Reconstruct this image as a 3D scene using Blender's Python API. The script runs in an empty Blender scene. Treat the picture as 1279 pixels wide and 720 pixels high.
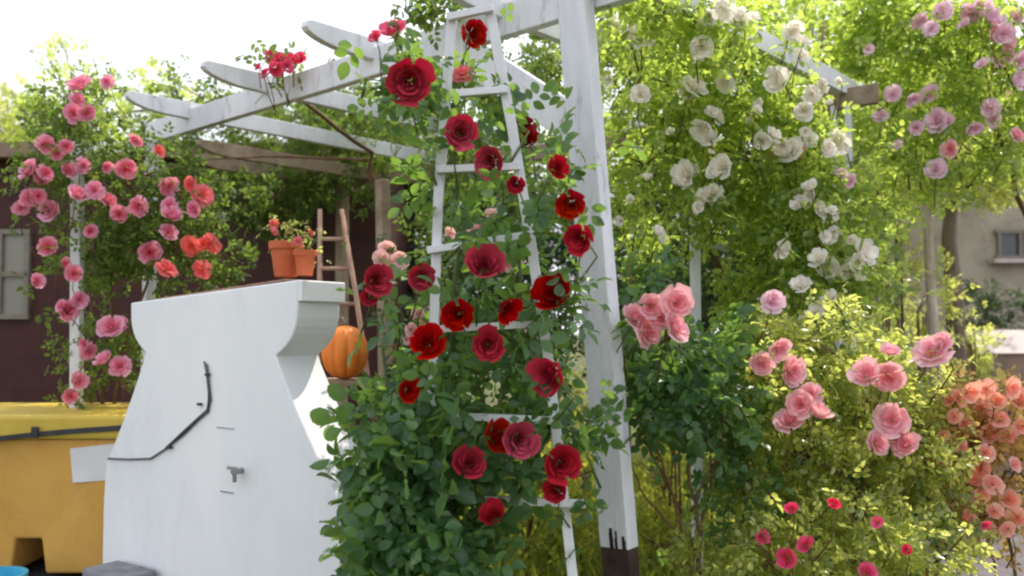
import bpy, bmesh, math, random
import numpy as np
from mathutils import Vector, Matrix

random.seed(7)
rng = np.random.default_rng(11)
scene = bpy.context.scene
C = scene.collection
R = math.radians
F, H0, CAMZ = 1100.0, 412.0, 1.5           # focal length in photo pixels, eye-level row, camera height
PITCH = math.atan((H0 - 360) / F)

# ------------------------------------------------------------------ camera
cd = bpy.data.cameras.new('camera'); cam = bpy.data.objects.new('camera', cd); C.objects.link(cam)
cam.location = (0, 0, CAMZ); cam.rotation_euler = (R(90) + PITCH, 0, 0)
cd.sensor_width = 36; cd.lens = 36 * F / 1280; cd.clip_start = .05; cd.clip_end = 500
cd.dof.use_dof = True; cd.dof.focus_distance = 3.0; cd.dof.aperture_fstop = 2.2
scene.camera = cam

def W(px, py, Y):
    """world point seen at photo position (px, py) and standing Y metres away"""
    v = Vector(((px - 640) / F, math.cos(PITCH) - (360 - py) / F * math.sin(PITCH),
                (360 - py) / F * math.cos(PITCH) + math.sin(PITCH)))
    return Vector((0, 0, CAMZ)) + v * (Y / v.y)

# ------------------------------------------------------------------ objects
def tag(o, label=None, cat=None, group=None, kind=None):
    if label: o['label'] = label
    if cat: o['category'] = cat
    if group: o['group'] = group
    if kind: o['kind'] = kind
    return o
def world_of(o):
    p = Vector((0, 0, 0))
    while o is not None: p += o.location; o = o.parent
    return p
def empty(name, loc, label, cat, group=None):
    o = bpy.data.objects.new(name, None); C.objects.link(o); o.location = loc; o.empty_display_size = .1
    return tag(o, label, cat, group)

class MB:
    def __init__(s): s.v = []; s.f = []; s.smooth = False
    def add(s, vs, fs):
        n = len(s.v); s.v += [tuple(v) for v in vs]; s.f += [tuple(i + n for i in f) for f in fs]; return s
    def frame_box(s, c, ax, ay, az, sx, sy, sz):
        c = Vector(c); ax, ay, az = [Vector(a).normalized() for a in (ax, ay, az)]
        vs = [c + ax * (sx / 2 * i) + ay * (sy / 2 * j) + az * (sz / 2 * k) for i in (-1, 1) for j in (-1, 1) for k in (-1, 1)]
        return s.add(vs, [(0, 1, 3, 2), (4, 6, 7, 5), (0, 4, 5, 1), (2, 3, 7, 6), (0, 2, 6, 4), (1, 5, 7, 3)])
    def box(s, c, size): return s.frame_box(c, (1, 0, 0), (0, 1, 0), (0, 0, 1), *size)
    def bar(s, a, b, w, h, up=(0, 0, 1)):
        a, b = Vector(a), Vector(b); d = (b - a); x = d.normalized(); up = Vector(up)
        y = up.cross(x).normalized(); z = x.cross(y)
        return s.frame_box((a + b) / 2, x, y, z, d.length, w, h)
    def tube(s, pts, rads, n=8):
        pts = [Vector(p) for p in pts]; rings = []
        if not hasattr(rads, '__len__'): rads = [rads] * len(pts)
        ref = Vector((.3, .1, 1)).normalized()
        base = len(s.v); vs = []; fs = []
        for i, p in enumerate(pts):
            t = (pts[min(i + 1, len(pts) - 1)] - pts[max(i - 1, 0)]).normalized()
            u = t.cross(ref)
            if u.length < .1: u = t.cross(Vector((1, 0, 0)))
            u.normalize(); w = t.cross(u)
            for k in range(n):
                a = 2 * math.pi * k / n
                vs.append(p + (u * math.cos(a) + w * math.sin(a)) * rads[i])
        for i in range(len(pts) - 1):
            for k in range(n):
                k2 = (k + 1) % n
                fs.append((i * n + k, i * n + k2, (i + 1) * n + k2, (i + 1) * n + k))
        fs.append(tuple(range(n))[::-1]); fs.append(tuple((len(pts) - 1) * n + k for k in range(n)))
        return s.add(vs, fs)
    def prism(s, outline, axis):
        """outline: list of 3-D points of a planar polygon, axis: extrusion vector"""
        n = len(outline); axis = Vector(axis); vs = [Vector(p) for p in outline] + [Vector(p) + axis for p in outline]
        fs = [tuple(range(n)), tuple(range(2 * n - 1, n - 1, -1))] + [(i, i + n, (i + 1) % n + n, (i + 1) % n) for i in range(n)]
        return s.add(vs, fs)
    def lathe(s, c, prof, n=24, squash=None):
        c = Vector(c); vs = []; fs = []
        for r, z in prof:
            for k in range(n):
                a = 2 * math.pi * k / n; q = squash(a) if squash else 1
                vs.append(c + Vector((r * q * math.cos(a), r * q * math.sin(a), z)))
        for i in range(len(prof) - 1):
            for k in range(n):
                k2 = (k + 1) % n; fs.append((i * n + k, i * n + k2, (i + 1) * n + k2, (i + 1) * n + k))
        return s.add(vs, fs)
    def build(s, name, mat, parent=None, smooth=False, bevel=0, loc=None):
        org = world_of(parent) if parent is not None else Vector(loc or (0, 0, 0))
        me = bpy.data.meshes.new(name); me.from_pydata([(v[0] - org.x, v[1] - org.y, v[2] - org.z) for v in s.v], [], s.f)
        bm = bmesh.new(); bm.from_mesh(me); bmesh.ops.recalc_face_normals(bm, faces=bm.faces); bm.to_mesh(me); bm.free()
        me.materials.append(mat)
        o = bpy.data.objects.new(name, me); C.objects.link(o)
        if parent is not None: o.parent = parent
        else: o.location = org
        if smooth: me.polygons.foreach_set('use_smooth', [True] * len(me.polygons))
        if bevel:
            m = o.modifiers.new('bevel', 'BEVEL'); m.width = bevel; m.segments = 2; m.limit_method = 'ANGLE'; m.angle_limit = R(40)
        return o

# ------------------------------------------------------------------ materials
def nt(name):
    m = bpy.data.materials.new(name); m.use_nodes = True; t = m.node_tree; t.nodes.clear()
    out = t.nodes.new('ShaderNodeOutputMaterial'); return m, t, out
def ramp(t, fac, stops):
    r = t.nodes.new('ShaderNodeValToRGB'); e = r.color_ramp.elements
    while len(e) < len(stops): e.new(.5)
    for i, (p, c) in enumerate(stops): e[i].position = p; e[i].color = (*c, 1)
    t.links.new(fac, r.inputs[0]); return r.outputs[0]
def noise(t, scale, detail=4, rough=.6, vec=None, dist=0):
    n = t.nodes.new('ShaderNodeTexNoise'); n.inputs['Scale'].default_value = scale; n.inputs['Detail'].default_value = detail
    n.inputs['Roughness'].default_value = rough; n.inputs['Distortion'].default_value = dist
    if vec is not None: t.links.new(vec, n.inputs['Vector'])
    return n
def objco(t): return t.nodes.new('ShaderNodeTexCoord').outputs['Object']
def geopos(t): return t.nodes.new('ShaderNodeNewGeometry').outputs['Position']
def mixc(t, fac, a, b, mode='MIX'):
    m = t.nodes.new('ShaderNodeMix'); m.data_type = 'RGBA'; m.blend_type = mode
    for inp, val in ((m.inputs[0], fac), (m.inputs[6], a), (m.inputs[7], b)):
        if hasattr(val, 'is_linked') or hasattr(val, 'links'): t.links.new(val, inp)
        elif hasattr(val, '__len__'): inp.default_value = (*val, 1)
        else: inp.default_value = val
    return m.outputs[2]
def surface(name, stops, scale=6, rough=.7, bump=.3, bscale=60, detail=6, stain=None, metal=0, spec=.3, stretch=None):
    """weathered solid: base colour ramp over noise, optional darker stains, fine bump"""
    m, t, out = nt(name); p = geopos(t)
    if stretch:
        mp = t.nodes.new('ShaderNodeMapping'); mp.inputs['Scale'].default_value = stretch; t.links.new(p, mp.inputs[0]); p2 = mp.outputs[0]
    else: p2 = p
    n = noise(t, scale, detail, .65, p2, .3); col = ramp(t, n.outputs[0], stops)
    if stain:
        sc, lo, hi, c = stain; n2 = noise(t, sc, 8, .75, p2, .8)
        f = ramp(t, n2.outputs[0], [(lo, (0, 0, 0)), (hi, (1, 1, 1))]); col = mixc(t, f, col, c)
    b = t.nodes.new('ShaderNodeBsdfPrincipled'); t.links.new(col, b.inputs['Base Color'])
    b.inputs['Roughness'].default_value = rough; b.inputs['Metallic'].default_value = metal; b.inputs['Specular IOR Level'].default_value = spec
    n3 = noise(t, bscale, 5, .7, p2); bp = t.nodes.new('ShaderNodeBump'); bp.inputs['Strength'].default_value = bump; bp.inputs['Distance'].default_value = .01
    t.links.new(n3.outputs[0], bp.inputs['Height']); t.links.new(bp.outputs[0], b.inputs['Normal'])
    t.links.new(b.outputs[0], out.inputs[0]); return m
def leafmat(name, stops, trans, tmix=.45, rough=.5, spec=.25):
    m, t, out = nt(name); g = t.nodes.new('ShaderNodeNewGeometry')
    n = noise(t, 7.5, 3, .7, g.outputs['Position'])  # patchy noise paints lighter and shaded clumps into the leaf colour
    ad = t.nodes.new('ShaderNodeMath'); ad.operation = 'MULTIPLY_ADD'; ad.inputs[1].default_value = .42
    t.links.new(g.outputs['Random Per Island'], ad.inputs[0])
    sc = t.nodes.new('ShaderNodeMath'); sc.operation = 'MULTIPLY'; sc.inputs[1].default_value = .68; t.links.new(n.outputs[0], sc.inputs[0])
    t.links.new(sc.outputs[0], ad.inputs[2])
    col = ramp(t, ad.outputs[0], stops)
    b = t.nodes.new('ShaderNodeBsdfPrincipled'); t.links.new(col, b.inputs['Base Color']); b.inputs['Roughness'].default_value = rough
    b.inputs['Specular IOR Level'].default_value = spec
    tr = t.nodes.new('ShaderNodeBsdfTranslucent')
    tc = ramp(t, ad.outputs[0], [(.15, tuple(c * .6 for c in trans)), (.8, trans)]); t.links.new(tc, tr.inputs[0])
    mx = t.nodes.new('ShaderNodeMixShader'); mx.inputs[0].default_value = tmix
    t.links.new(b.outputs[0], mx.inputs[1]); t.links.new(tr.outputs[0], mx.inputs[2]); t.links.new(mx.outputs[0], out.inputs[0]); return m
def petalmat(name, inner, outer, trans, tmix=.35, r0=.0, r1=.05):
    """petals: deep colour in the heart, paler towards the rim"""
    m, t, out = nt(name); g = t.nodes.new('ShaderNodeNewGeometry'); oc = objco(t)
    ln = t.nodes.new('ShaderNodeVectorMath'); ln.operation = 'LENGTH'; t.links.new(oc, ln.inputs[0])
    mr = t.nodes.new('ShaderNodeMapRange'); mr.inputs['From Min'].default_value = r0; mr.inputs['From Max'].default_value = r1
    t.links.new(ln.outputs['Value'], mr.inputs['Value'])
    col = ramp(t, mr.outputs[0], [(0, inner), (.45, tuple((a * .55 + b * .45) for a, b in zip(inner, outer))), (1, outer)])
    oi = t.nodes.new('ShaderNodeObjectInfo')
    hs = t.nodes.new('ShaderNodeHueSaturation')
    for src, lo, hi, key in ((oi.outputs['Random'], .485, .515, 'Hue'), (g.outputs['Random Per Island'], .75, 1.15, 'Value'), (oi.outputs['Random'], .85, 1.1, 'Saturation')):
        q = t.nodes.new('ShaderNodeMapRange'); q.inputs['To Min'].default_value = lo; q.inputs['To Max'].default_value = hi
        t.links.new(src, q.inputs['Value']); t.links.new(q.outputs[0], hs.inputs[key])
    t.links.new(col, hs.inputs['Color'])
    b = t.nodes.new('ShaderNodeBsdfPrincipled'); t.links.new(hs.outputs[0], b.inputs['Base Color']); b.inputs['Roughness'].default_value = .6
    b.inputs['Specular IOR Level'].default_value = .04
    tr = t.nodes.new('ShaderNodeBsdfTranslucent'); tr.inputs[0].default_value = (*trans, 1)
    mx = t.nodes.new('ShaderNodeMixShader'); mx.inputs[0].default_value = tmix
    t.links.new(b.outputs[0], mx.inputs[1]); t.links.new(tr.outputs[0], mx.inputs[2]); t.links.new(mx.outputs[0], out.inputs[0]); return m

M = {}
M['white_paint'] = surface('white_paint', [(.3, (.62, .64, .68)), (.7, (.82, .83, .86))], 5, .55, .5, 40, stain=(9, .56, .72, (.36, .32, .29)), stretch=(1, 1, .35))
M['post_paint'] = surface('post_paint', [(.3, (.60, .62, .68)), (.7, (.80, .81, .86))], 9, .5, .6, 50, stain=(13, .57, .70, (.30, .28, .29)), stretch=(1, 1, .22))
M['bare_wood'] = surface('bare_wood', [(.3, (.035, .022, .018)), (.7, (.09, .055, .045))], 14, .9, 1, 70)
M['old_wood'] = surface('old_wood', [(.3, (.22, .15, .10)), (.7, (.42, .33, .25))], 8, .85, .8, 60)
M['ladder_wood'] = surface('ladder_wood', [(.3, (.30, .17, .12)), (.7, (.50, .33, .25))], 12, .8, .8, 70)
M['render'] = surface('white_render', [(.3, (.74, .76, .79)), (.7, (.84, .85, .87))], 1.6, .75, .12, 30, stain=(2.6, .52, .85, (.66, .67, .73)), stretch=(1, 1, .5))
M['tile'] = surface('clay_tile', [(.3, (.28, .14, .09)), (.7, (.42, .27, .20))], 20, .8, .5, 90)
M['terracotta'] = surface('terracotta', [(.3, (.48, .10, .04)), (.7, (.62, .17, .07))], 9, .7, .3, 90)
M['orange'] = surface('orange_skin', [(.3, (.72, .17, .02)), (.7, (.88, .28, .04))], 8, .45, .2, 60, spec=.4)
M['dark'] = surface('dark_rubber', [(.3, (.025, .025, .028)), (.7, (.06, .06, .065))], 20, .6, .2, 90)
M['cable'] = surface('grey_cable', [(.3, (.06, .065, .075)), (.7, (.15, .155, .17))], 12, .5, .2, 90)
M['steel'] = surface('steel', [(.3, (.25, .25, .27)), (.7, (.45, .45, .48))], 20, .4, .1, 90, metal=.7)
M['stone'] = surface('grey_stone', [(.3, (.16, .16, .18)), (.7, (.30, .30, .33))], 14, .9, .8, 60)
M['yellow'] = surface('yellow_plastic', [(.3, (.62, .33, .07)), (.7, (.72, .42, .11))], 2, .42, .15, 60, stain=(2.5, .50, .85, (.48, .27, .09)))
M['yellow_rim'] = surface('yellow_rim', [(.3, (.50, .36, .05)), (.7, (.62, .46, .08))], 5, .45, .15, 60)
M['paper'] = surface('pale_sheet', [(.3, (.70, .69, .72)), (.7, (.8, .79, .82))], 6, .7, .1, 60)
M['blue'] = surface('blue_plastic', [(.3, (.05, .35, .55)), (.7, (.08, .5, .7))], 6, .4, .1, 60)
M['beige'] = surface('beige_render', [(.3, (.34, .29, .23)), (.7, (.46, .41, .34))], 1.5, .9, .4, 50, stain=(2, .48, .7, (.24, .20, .16)))
M['roof'] = surface('roof_tile', [(.3, (.25, .10, .06)), (.7, (.38, .17, .10))], 9, .85, .6, 30)
M['pale_frame'] = surface('pale_frame', [(.3, (.17, .15, .12)), (.7, (.25, .22, .18))], 9, .6, .2, 60)
M['bark'] = surface('bark', [(.3, (.10, .075, .06)), (.7, (.26, .20, .16))], 14, .95, 1, 40, stretch=(1, 1, .25))
M['pale_bark'] = surface('pale_bark', [(.3, (.36, .28, .23)), (.7, (.66, .57, .50))], 12, .9, 1, 40, stretch=(1, 1, .3))
M['cane'] = surface('rose_cane', [(.3, (.10, .055, .03)), (.7, (.20, .12, .06))], 14, .7, .4, 60)
M['green_cane'] = surface('green_cane', [(.3, (.06, .10, .03)), (.7, (.14, .18, .06))], 14, .6, .3, 60)
M['brown_wall'] = surface('brown_wall', [(.3, (.20, .14, .10)), (.7, (.30, .21, .16))], 5, .9, .6, 40)
M['coping'] = surface('coping', [(.3, (.48, .40, .38)), (.7, (.62, .54, .52))], 7, .8, .3, 60)
def glassmat(name, col, rough=.15):
    m, t, out = nt(name); b = t.nodes.new('ShaderNodeBsdfPrincipled'); b.inputs['Base Color'].default_value = (*col, 1)
    b.inputs['Roughness'].default_value = rough; b.inputs['Specular IOR Level'].default_value = .6
    n = noise(t, 2, 2, .5, geopos(t)); bp = t.nodes.new('ShaderNodeBump'); bp.inputs['Strength'].default_value = .05
    t.links.new(n.outputs[0], bp.inputs['Height']); t.links.new(bp.outputs[0], b.inputs['Normal']); t.links.new(b.outputs[0], out.inputs[0]); return m
M['glass'] = glassmat('window_glass', (.06, .06, .07)); M['curtain'] = glassmat('curtained_glass', (.22, .21, .17), .3)
# maroon boards
def boards():
    m, t, out = nt('maroon_boards'); p = geopos(t); sp = t.nodes.new('ShaderNodeSeparateXYZ'); t.links.new(p, sp.inputs[0])
    w = t.nodes.new('ShaderNodeMath'); w.operation = 'MULTIPLY'; w.inputs[1].default_value = 1 / .14; t.links.new(sp.outputs['Z'], w.inputs[0])
    fr = t.nodes.new('ShaderNodeMath'); fr.operation = 'FRACT'; t.links.new(w.outputs[0], fr.inputs[0])
    n = noise(t, 5, 6, .7, p); col = ramp(t, n.outputs[0], [(.3, (.036, .009, .008)), (.7, (.075, .018, .015))])
    groove = ramp(t, fr.outputs[0], [(0, (.25, .25, .25)), (.07, (1, 1, 1))]); col = mixc(t, 1.0, col, groove, 'MULTIPLY')
    b = t.nodes.new('ShaderNodeBsdfPrincipled'); t.links.new(col, b.inputs['Base Color']); b.inputs['Roughness'].default_value = .7
    bp = t.nodes.new('ShaderNodeBump'); bp.inputs['Strength'].default_value = .6; bp.inputs['Distance'].default_value = .02; t.links.new(fr.outputs[0], bp.inputs['Height'])
    t.links.new(bp.outputs[0], b.inputs['Normal']); t.links.new(b.outputs[0], out.inputs[0]); return m
M['maroon'] = boards()
def paving():
    m, t, out = nt('paving'); p = geopos(t); br = t.nodes.new('ShaderNodeTexBrick')
    mp = t.nodes.new('ShaderNodeMapping'); mp.inputs['Rotation'].default_value = (0, 0, R(35)); t.links.new(p, mp.inputs[0]); t.links.new(mp.outputs[0], br.inputs['Vector'])
    br.inputs['Color1'].default_value = (.10, .085, .10, 1); br.inputs['Color2'].default_value = (.15, .125, .145, 1); br.inputs['Mortar'].default_value = (.10, .09, .08, 1)
    br.inputs['Scale'].default_value = 1.6; br.inputs['Mortar Size'].default_value = .015
    n = noise(t, 6, 8, .7, p); col = mixc(t, .5, br.outputs[0], ramp(t, n.outputs[0], [(.3, (.6, .6, .6)), (.7, (1, 1, 1))]), 'MULTIPLY')
    b = t.nodes.new('ShaderNodeBsdfPrincipled'); t.links.new(col, b.inputs['Base Color']); b.inputs['Roughness'].default_value = .85
    bp = t.nodes.new('ShaderNodeBump'); bp.inputs['Strength'].default_value = .4; t.links.new(br.outputs['Fac'], bp.inputs['Height']); bp.invert = True
    t.links.new(bp.outputs[0], b.inputs['Normal']); t.links.new(b.outputs[0], out.inputs[0]); return m
M['paving'] = paving()
M['soil'] = surface('soil_and_turf', [(.35, (.07, .05, .03)), (.5, (.08, .085, .03)), (.7, (.09, .13, .03))], 1.3, .95, 1, 25, 8)

G1 = [(.15, (.018, .045, .018)), (.5, (.040, .095, .028)), (.9, (.090, .165, .040))]
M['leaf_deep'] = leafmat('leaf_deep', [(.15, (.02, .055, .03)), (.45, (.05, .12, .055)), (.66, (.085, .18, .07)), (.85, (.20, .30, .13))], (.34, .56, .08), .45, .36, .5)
M['leaf_mid'] = leafmat('leaf_mid', [(.15, (.016, .045, .016)), (.45, (.045, .10, .028)), (.60, (.09, .16, .04)), (.80, (.42, .46, .20))], (.80, 1.0, .16), .58, .33, .5)  # palest stop paints sunlit highlights onto some leaves
M['leaf_light'] = leafmat('leaf_light', [(.15, (.02, .05, .015)), (.45, (.06, .11, .025)), (.58, (.13, .20, .04)), (.80, (.58, .62, .26))], (.95, 1.0, .24), .60, .25, .7)  # pale last stop colours some leaves as if struck by sun
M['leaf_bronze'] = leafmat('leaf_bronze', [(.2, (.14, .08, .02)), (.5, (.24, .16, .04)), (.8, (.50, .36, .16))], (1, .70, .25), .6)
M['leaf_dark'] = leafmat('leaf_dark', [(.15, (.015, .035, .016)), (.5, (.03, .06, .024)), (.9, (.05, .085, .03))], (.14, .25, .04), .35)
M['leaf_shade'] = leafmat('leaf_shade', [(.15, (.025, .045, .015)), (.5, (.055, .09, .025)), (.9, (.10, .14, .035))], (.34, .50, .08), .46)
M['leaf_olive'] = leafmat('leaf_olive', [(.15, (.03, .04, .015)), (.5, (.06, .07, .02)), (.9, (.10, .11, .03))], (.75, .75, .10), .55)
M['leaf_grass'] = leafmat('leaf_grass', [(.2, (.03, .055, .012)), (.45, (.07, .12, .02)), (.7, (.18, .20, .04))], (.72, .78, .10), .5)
M['calyx'] = leafmat('calyx', [(.15, (.05, .09, .03)), (.9, (.10, .16, .05))], (.3, .45, .08), .3)
M['p_red'] = petalmat('petal_red', (.30, .001, .006), (.50, .001, .014), (.55, .001, .035), .16)
M['p_pink'] = petalmat('petal_pink', (.80, .12, .24), (.88, .50, .66), (.95, .30, .40), .35)
M['p_coral'] = petalmat('petal_coral', (.85, .10, .12), (.85, .22, .26), (.95, .25, .22), .35)
M['p_hot'] = petalmat('petal_hot', (.70, .03, .12), (.80, .10, .22), (.9, .10, .18), .35)
M['p_white'] = petalmat('petal_white', (.86, .78, .66), (.90, .88, .85), (1, .95, .88), .35)
M['p_lilac'] = petalmat('petal_lilac', (.78, .45, .60), (.86, .70, .80), (.95, .60, .72), .35)
M['p_rose'] = petalmat('petal_rose', (.84, .28, .38), (.90, .62, .68), (1, .50, .52), .38)  # naturally paler rim, lightened further to carry the highlights
M['p_pale'] = petalmat('petal_pale', (.78, .38, .40), (.84, .62, .62), (.95, .6, .55), .35)
M['p_peach'] = petalmat('petal_peach', (.90, .24, .18), (.95, .60, .52), (1, .42, .32), .5)
M['p_crimson'] = petalmat('petal_crimson', (.55, .01, .08), (.75, .05, .16), (.9, .05, .12), .3)

# ------------------------------------------------------------------ leaves
def leaf_template(kind):
    if kind == 'near':
        sp = [(0, 0, 0), (.22, 0, -.01), (.5, 0, -.03), (.78, 0, -.08), (1.0, 0, -.17)]
        ed = [(.16, .20, .07), (.40, .33, .10), (.68, .29, .05), (.90, .13, -.04)]
    else:
        sp = [(0, 0, 0), (.5, 0, -.03), (1.0, 0, -.14)]
        ed = [(.30, .28, .08), (.72, .25, .03)]
    v = list(sp) + list(ed) + [(a, -b, c) for a, b, c in ed]; ns, ne = len(sp), len(ed)
    tri = []
    for side in (0, 1):
        e0 = ns + side * ne; q = []
        q.append((0, 1, e0))
        for i in range(ne - 1):
            q.append((i + 1, min(i + 2, ns - 1), e0 + i + 1)) if i + 2 < ns else None
            q.append((min(i + 1, ns - 1), e0 + i + 1, e0 + i))
        if kind == 'near': q.append((3, 4, e0 + 3))
        if kind != 'near': q = [(0, 1, e0), (1, e0 + 1, e0), (1, 2, e0 + 1)]
        if kind == 'near': q = [(0, 1, e0), (1, e0 + 1, e0), (1, 2, e0 + 1), (2, e0 + 2, e0 + 1), (2, 3, e0 + 2), (3, e0 + 3, e0 + 2), (3, 4, e0 + 3)]
        if side: q = [(a, c, b) for a, b, c in q]
        tri += q
    return np.array(v, float), np.array(tri, int)
LEAF = {'near': leaf_template('near'), 'far': leaf_template('far')}
def unit(a): return a / np.maximum(np.linalg.norm(a, axis=-1, keepdims=True), 1e-9)
def leaf_mesh(name, anchors, outdir, size, mat, parent, kind='far', leaflets=5, spread=.9, droop=.25, up=.55, jit=.3):
    """anchors: (N,3) points on twigs; each carries a compound leaf with five or three leaflets"""
    N = len(anchors); d = unit(outdir * .8 + rng.normal(0, spread, (N, 3)) * .7 + np.array([0, 0, -droop]))
    nrm = unit(np.array([0, 0, up]) + outdir * .5 + rng.normal(0, .55, (N, 3)))
    side = unit(np.cross(nrm, d)); nrm = np.cross(d, side)
    V, T = LEAF[kind]; allv = []; sz = size * rng.uniform(1 - jit, 1 + jit, (N, 1))
    lay = [(1.15, 0, 0)] + [(x, s, s * a) for x, a in ((.75, 1.05), (.25, 1.2)) for s in (1, -1)]
    lay = lay[:leaflets]
    for (x, s, ang) in lay:
        dd = unit(d * math.cos(ang) + side * math.sin(ang) + rng.normal(0, .13, (N, 3)))
        nn = unit(nrm + rng.normal(0, .28, (N, 3))); ss = unit(np.cross(nn, dd)); nn = np.cross(dd, ss)
        p = anchors + d * (x * sz) + side * (s * .08 * sz)
        k = sz * (1.0 if s == 0 else .85) * rng.uniform(.85, 1.1, (N, 1))
        P = p[:, None, :] + (V[None, :, 0:1] * dd[:, None, :] + V[None, :, 1:2] * ss[:, None, :] + V[None, :, 2:3] * nn[:, None, :]) * k[:, None, :]
        allv.append(P.reshape(-1, 3))
    v = np.concatenate(allv); n = len(v) // len(V)
    t = (T[None] + (np.arange(n) * len(V))[:, None, None]).reshape(-1, 3)
    org = np.array(world_of(parent)) if parent is not None else np.zeros(3)
    me = bpy.data.meshes.new(name); me.vertices.add(len(v)); me.vertices.foreach_set('co', (v - org).ravel())
    me.loops.add(len(t) * 3); me.loops.foreach_set('vertex_index', t.ravel())
    me.polygons.add(len(t)); me.polygons.foreach_set('loop_start', np.arange(len(t)) * 3); me.polygons.foreach_set('loop_total', np.full(len(t), 3))
    me.update(); me.validate(); me.materials.append(mat); me.polygons.foreach_set('use_smooth', np.ones(len(t), bool))
    o = bpy.data.objects.new(name, me); C.objects.link(o); o.parent = parent
    return o
def blob_anchors(c, rad, n, clump=9, sig=.07, shell=.55):
    """leaf anchors gathered into clumps spread through an ellipsoid, more of them near its skin"""
    k = max(3, n // clump); q = unit(rng.normal(0, 1, (k, 3))); r = rng.uniform(0, 1, (k, 1)) ** (shell / 1.6 if shell < 1 else .33)
    cc = q * r; a = np.repeat(cc, clump, axis=0)[:n] * rad + rng.normal(0, sig, (len(np.repeat(cc, clump, axis=0)[:n]), 3))
    out = unit(np.repeat(q, clump, axis=0)[:n] + rng.normal(0, .3, a.shape))
    return a + np.array(c), out

# ------------------------------------------------------------------ blooms
def bloom_mesh(name, mat, openness=.5, layers=(3, 4, 5, 6, 6), seed=0, rad=.05):
    r = random.Random(seed); vs = []; fs = []; mi = []
    L = len(layers)
    for li, cnt in enumerate(layers):
        q = li / (L - 1); tilt = (.10 + .95 * q ** 1.2 * (.55 + openness * .75))
        h = .70 + .30 * q; width = (2 * math.pi / cnt) * (.78 + .1 * q); base_r = .04 + .10 * q; off = r.uniform(0, 6)
        for k in range(cnt):
            a0 = off + 2 * math.pi * k / cnt + r.uniform(-.15, .15); tl = tilt * r.uniform(.85, 1.15); hh = h * r.uniform(.9, 1.08)
            nu, nv = 7, 6; st = len(vs); ruff = r.uniform(0, 6)
            for j in range(nv):
                v = j / (nv - 1)
                # arc of the petal from the base outwards: cupped first, then rolled back at the rim
                ang = tl * (1.35 - .55 * v) if li < 2 else tl * (1.25 - .35 * v) + (.5 * q * max(0, v - .7) / .3 * openness)
                if j == 0: rr, zz = base_r, 0.0
                else: rr += math.sin(ang) * hh / (nv - 1); zz += math.cos(ang) * hh / (nv - 1)
                wv = width * (0.45 + .75 * math.sin(min(1, v * 1.15) * math.pi / 1.75)) * (1 if v < .95 else .82)
                for i in range(nu):
                    u = i / (nu - 1) * 2 - 1; a = a0 + u * wv / 2
                    edge = -.07 * u * u * v; z = zz + edge * hh + .025 * math.sin(ruff + 5 * u) * v
                    rad_ = rr * (1 + .03 * math.sin(ruff + 4 * u) * v) + .02 * (u * u) * (1 if k % 2 else -1)
                    vs.append((rad_ * math.cos(a), rad_ * math.sin(a), z))
            for j in range(nv - 1):
                for i in range(nu - 1):
                    b = st + j * nu + i; fs.append((b, b + 1, b + nu + 1, b + nu)); mi.append(0)
    # calyx cup with five sepals
    for k in range(5):
        a = k * 2 * math.pi / 5; st = len(vs)
        for rr, zz, w in ((.03, -.16, .9), (.16, -.08, .6), (.32, -.10, .25), (.45, -.20, .02)):
            for s in (-1, 1): vs.append((rr * math.cos(a + s * w / 2), rr * math.sin(a + s * w / 2), zz))
        for j in range(3): fs.append((st + 2 * j, st + 2 * j + 1, st + 2 * j + 3, st + 2 * j + 2)); mi.append(1)
    v = np.array(vs); rmax = np.percentile(np.hypot(v[:, 0], v[:, 1]), 98); v *= rad / rmax; v[:, 2] -= rad * .35
    me = bpy.data.meshes.new(name); me.from_pydata(v.tolist(), [], fs); me.materials.append(mat); me.materials.append(M['calyx'])
    me.polygons.foreach_set('material_index', mi); me.polygons.foreach_set('use_smooth', [True] * len(fs)); me.update(); return me
BL = {}
for kind, mat, op, lay in (('red', 'p_red', .14, (3, 4, 5, 5, 5)), ('pink', 'p_pink', .65, (3, 5, 6, 7, 7)), ('coral', 'p_coral', .75, (3, 4, 6, 6)),
                           ('hot', 'p_hot', .8, (3, 4, 6, 6)), ('white', 'p_white', .6, (3, 4, 6, 6)), ('lilac', 'p_lilac', .9, (3, 4, 5, 6)),
                           ('rose', 'p_rose', .5, (3, 4, 5, 6, 6)), ('pale', 'p_pale', .9, (3, 4, 5, 5)), ('peach', 'p_peach', .9, (3, 4, 5)),
                           ('crimson', 'p_crimson', .8, (3, 4, 5))):
    BL[kind] = [bloom_mesh('rose_bloom_' + kind, M[mat], op * (.35, .8, 1.0, 1.2, .1, 1.35)[hash_], lay[:4] if hash_ == 4 else lay, seed=hash_ + 3) for hash_ in range(6)]

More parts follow.
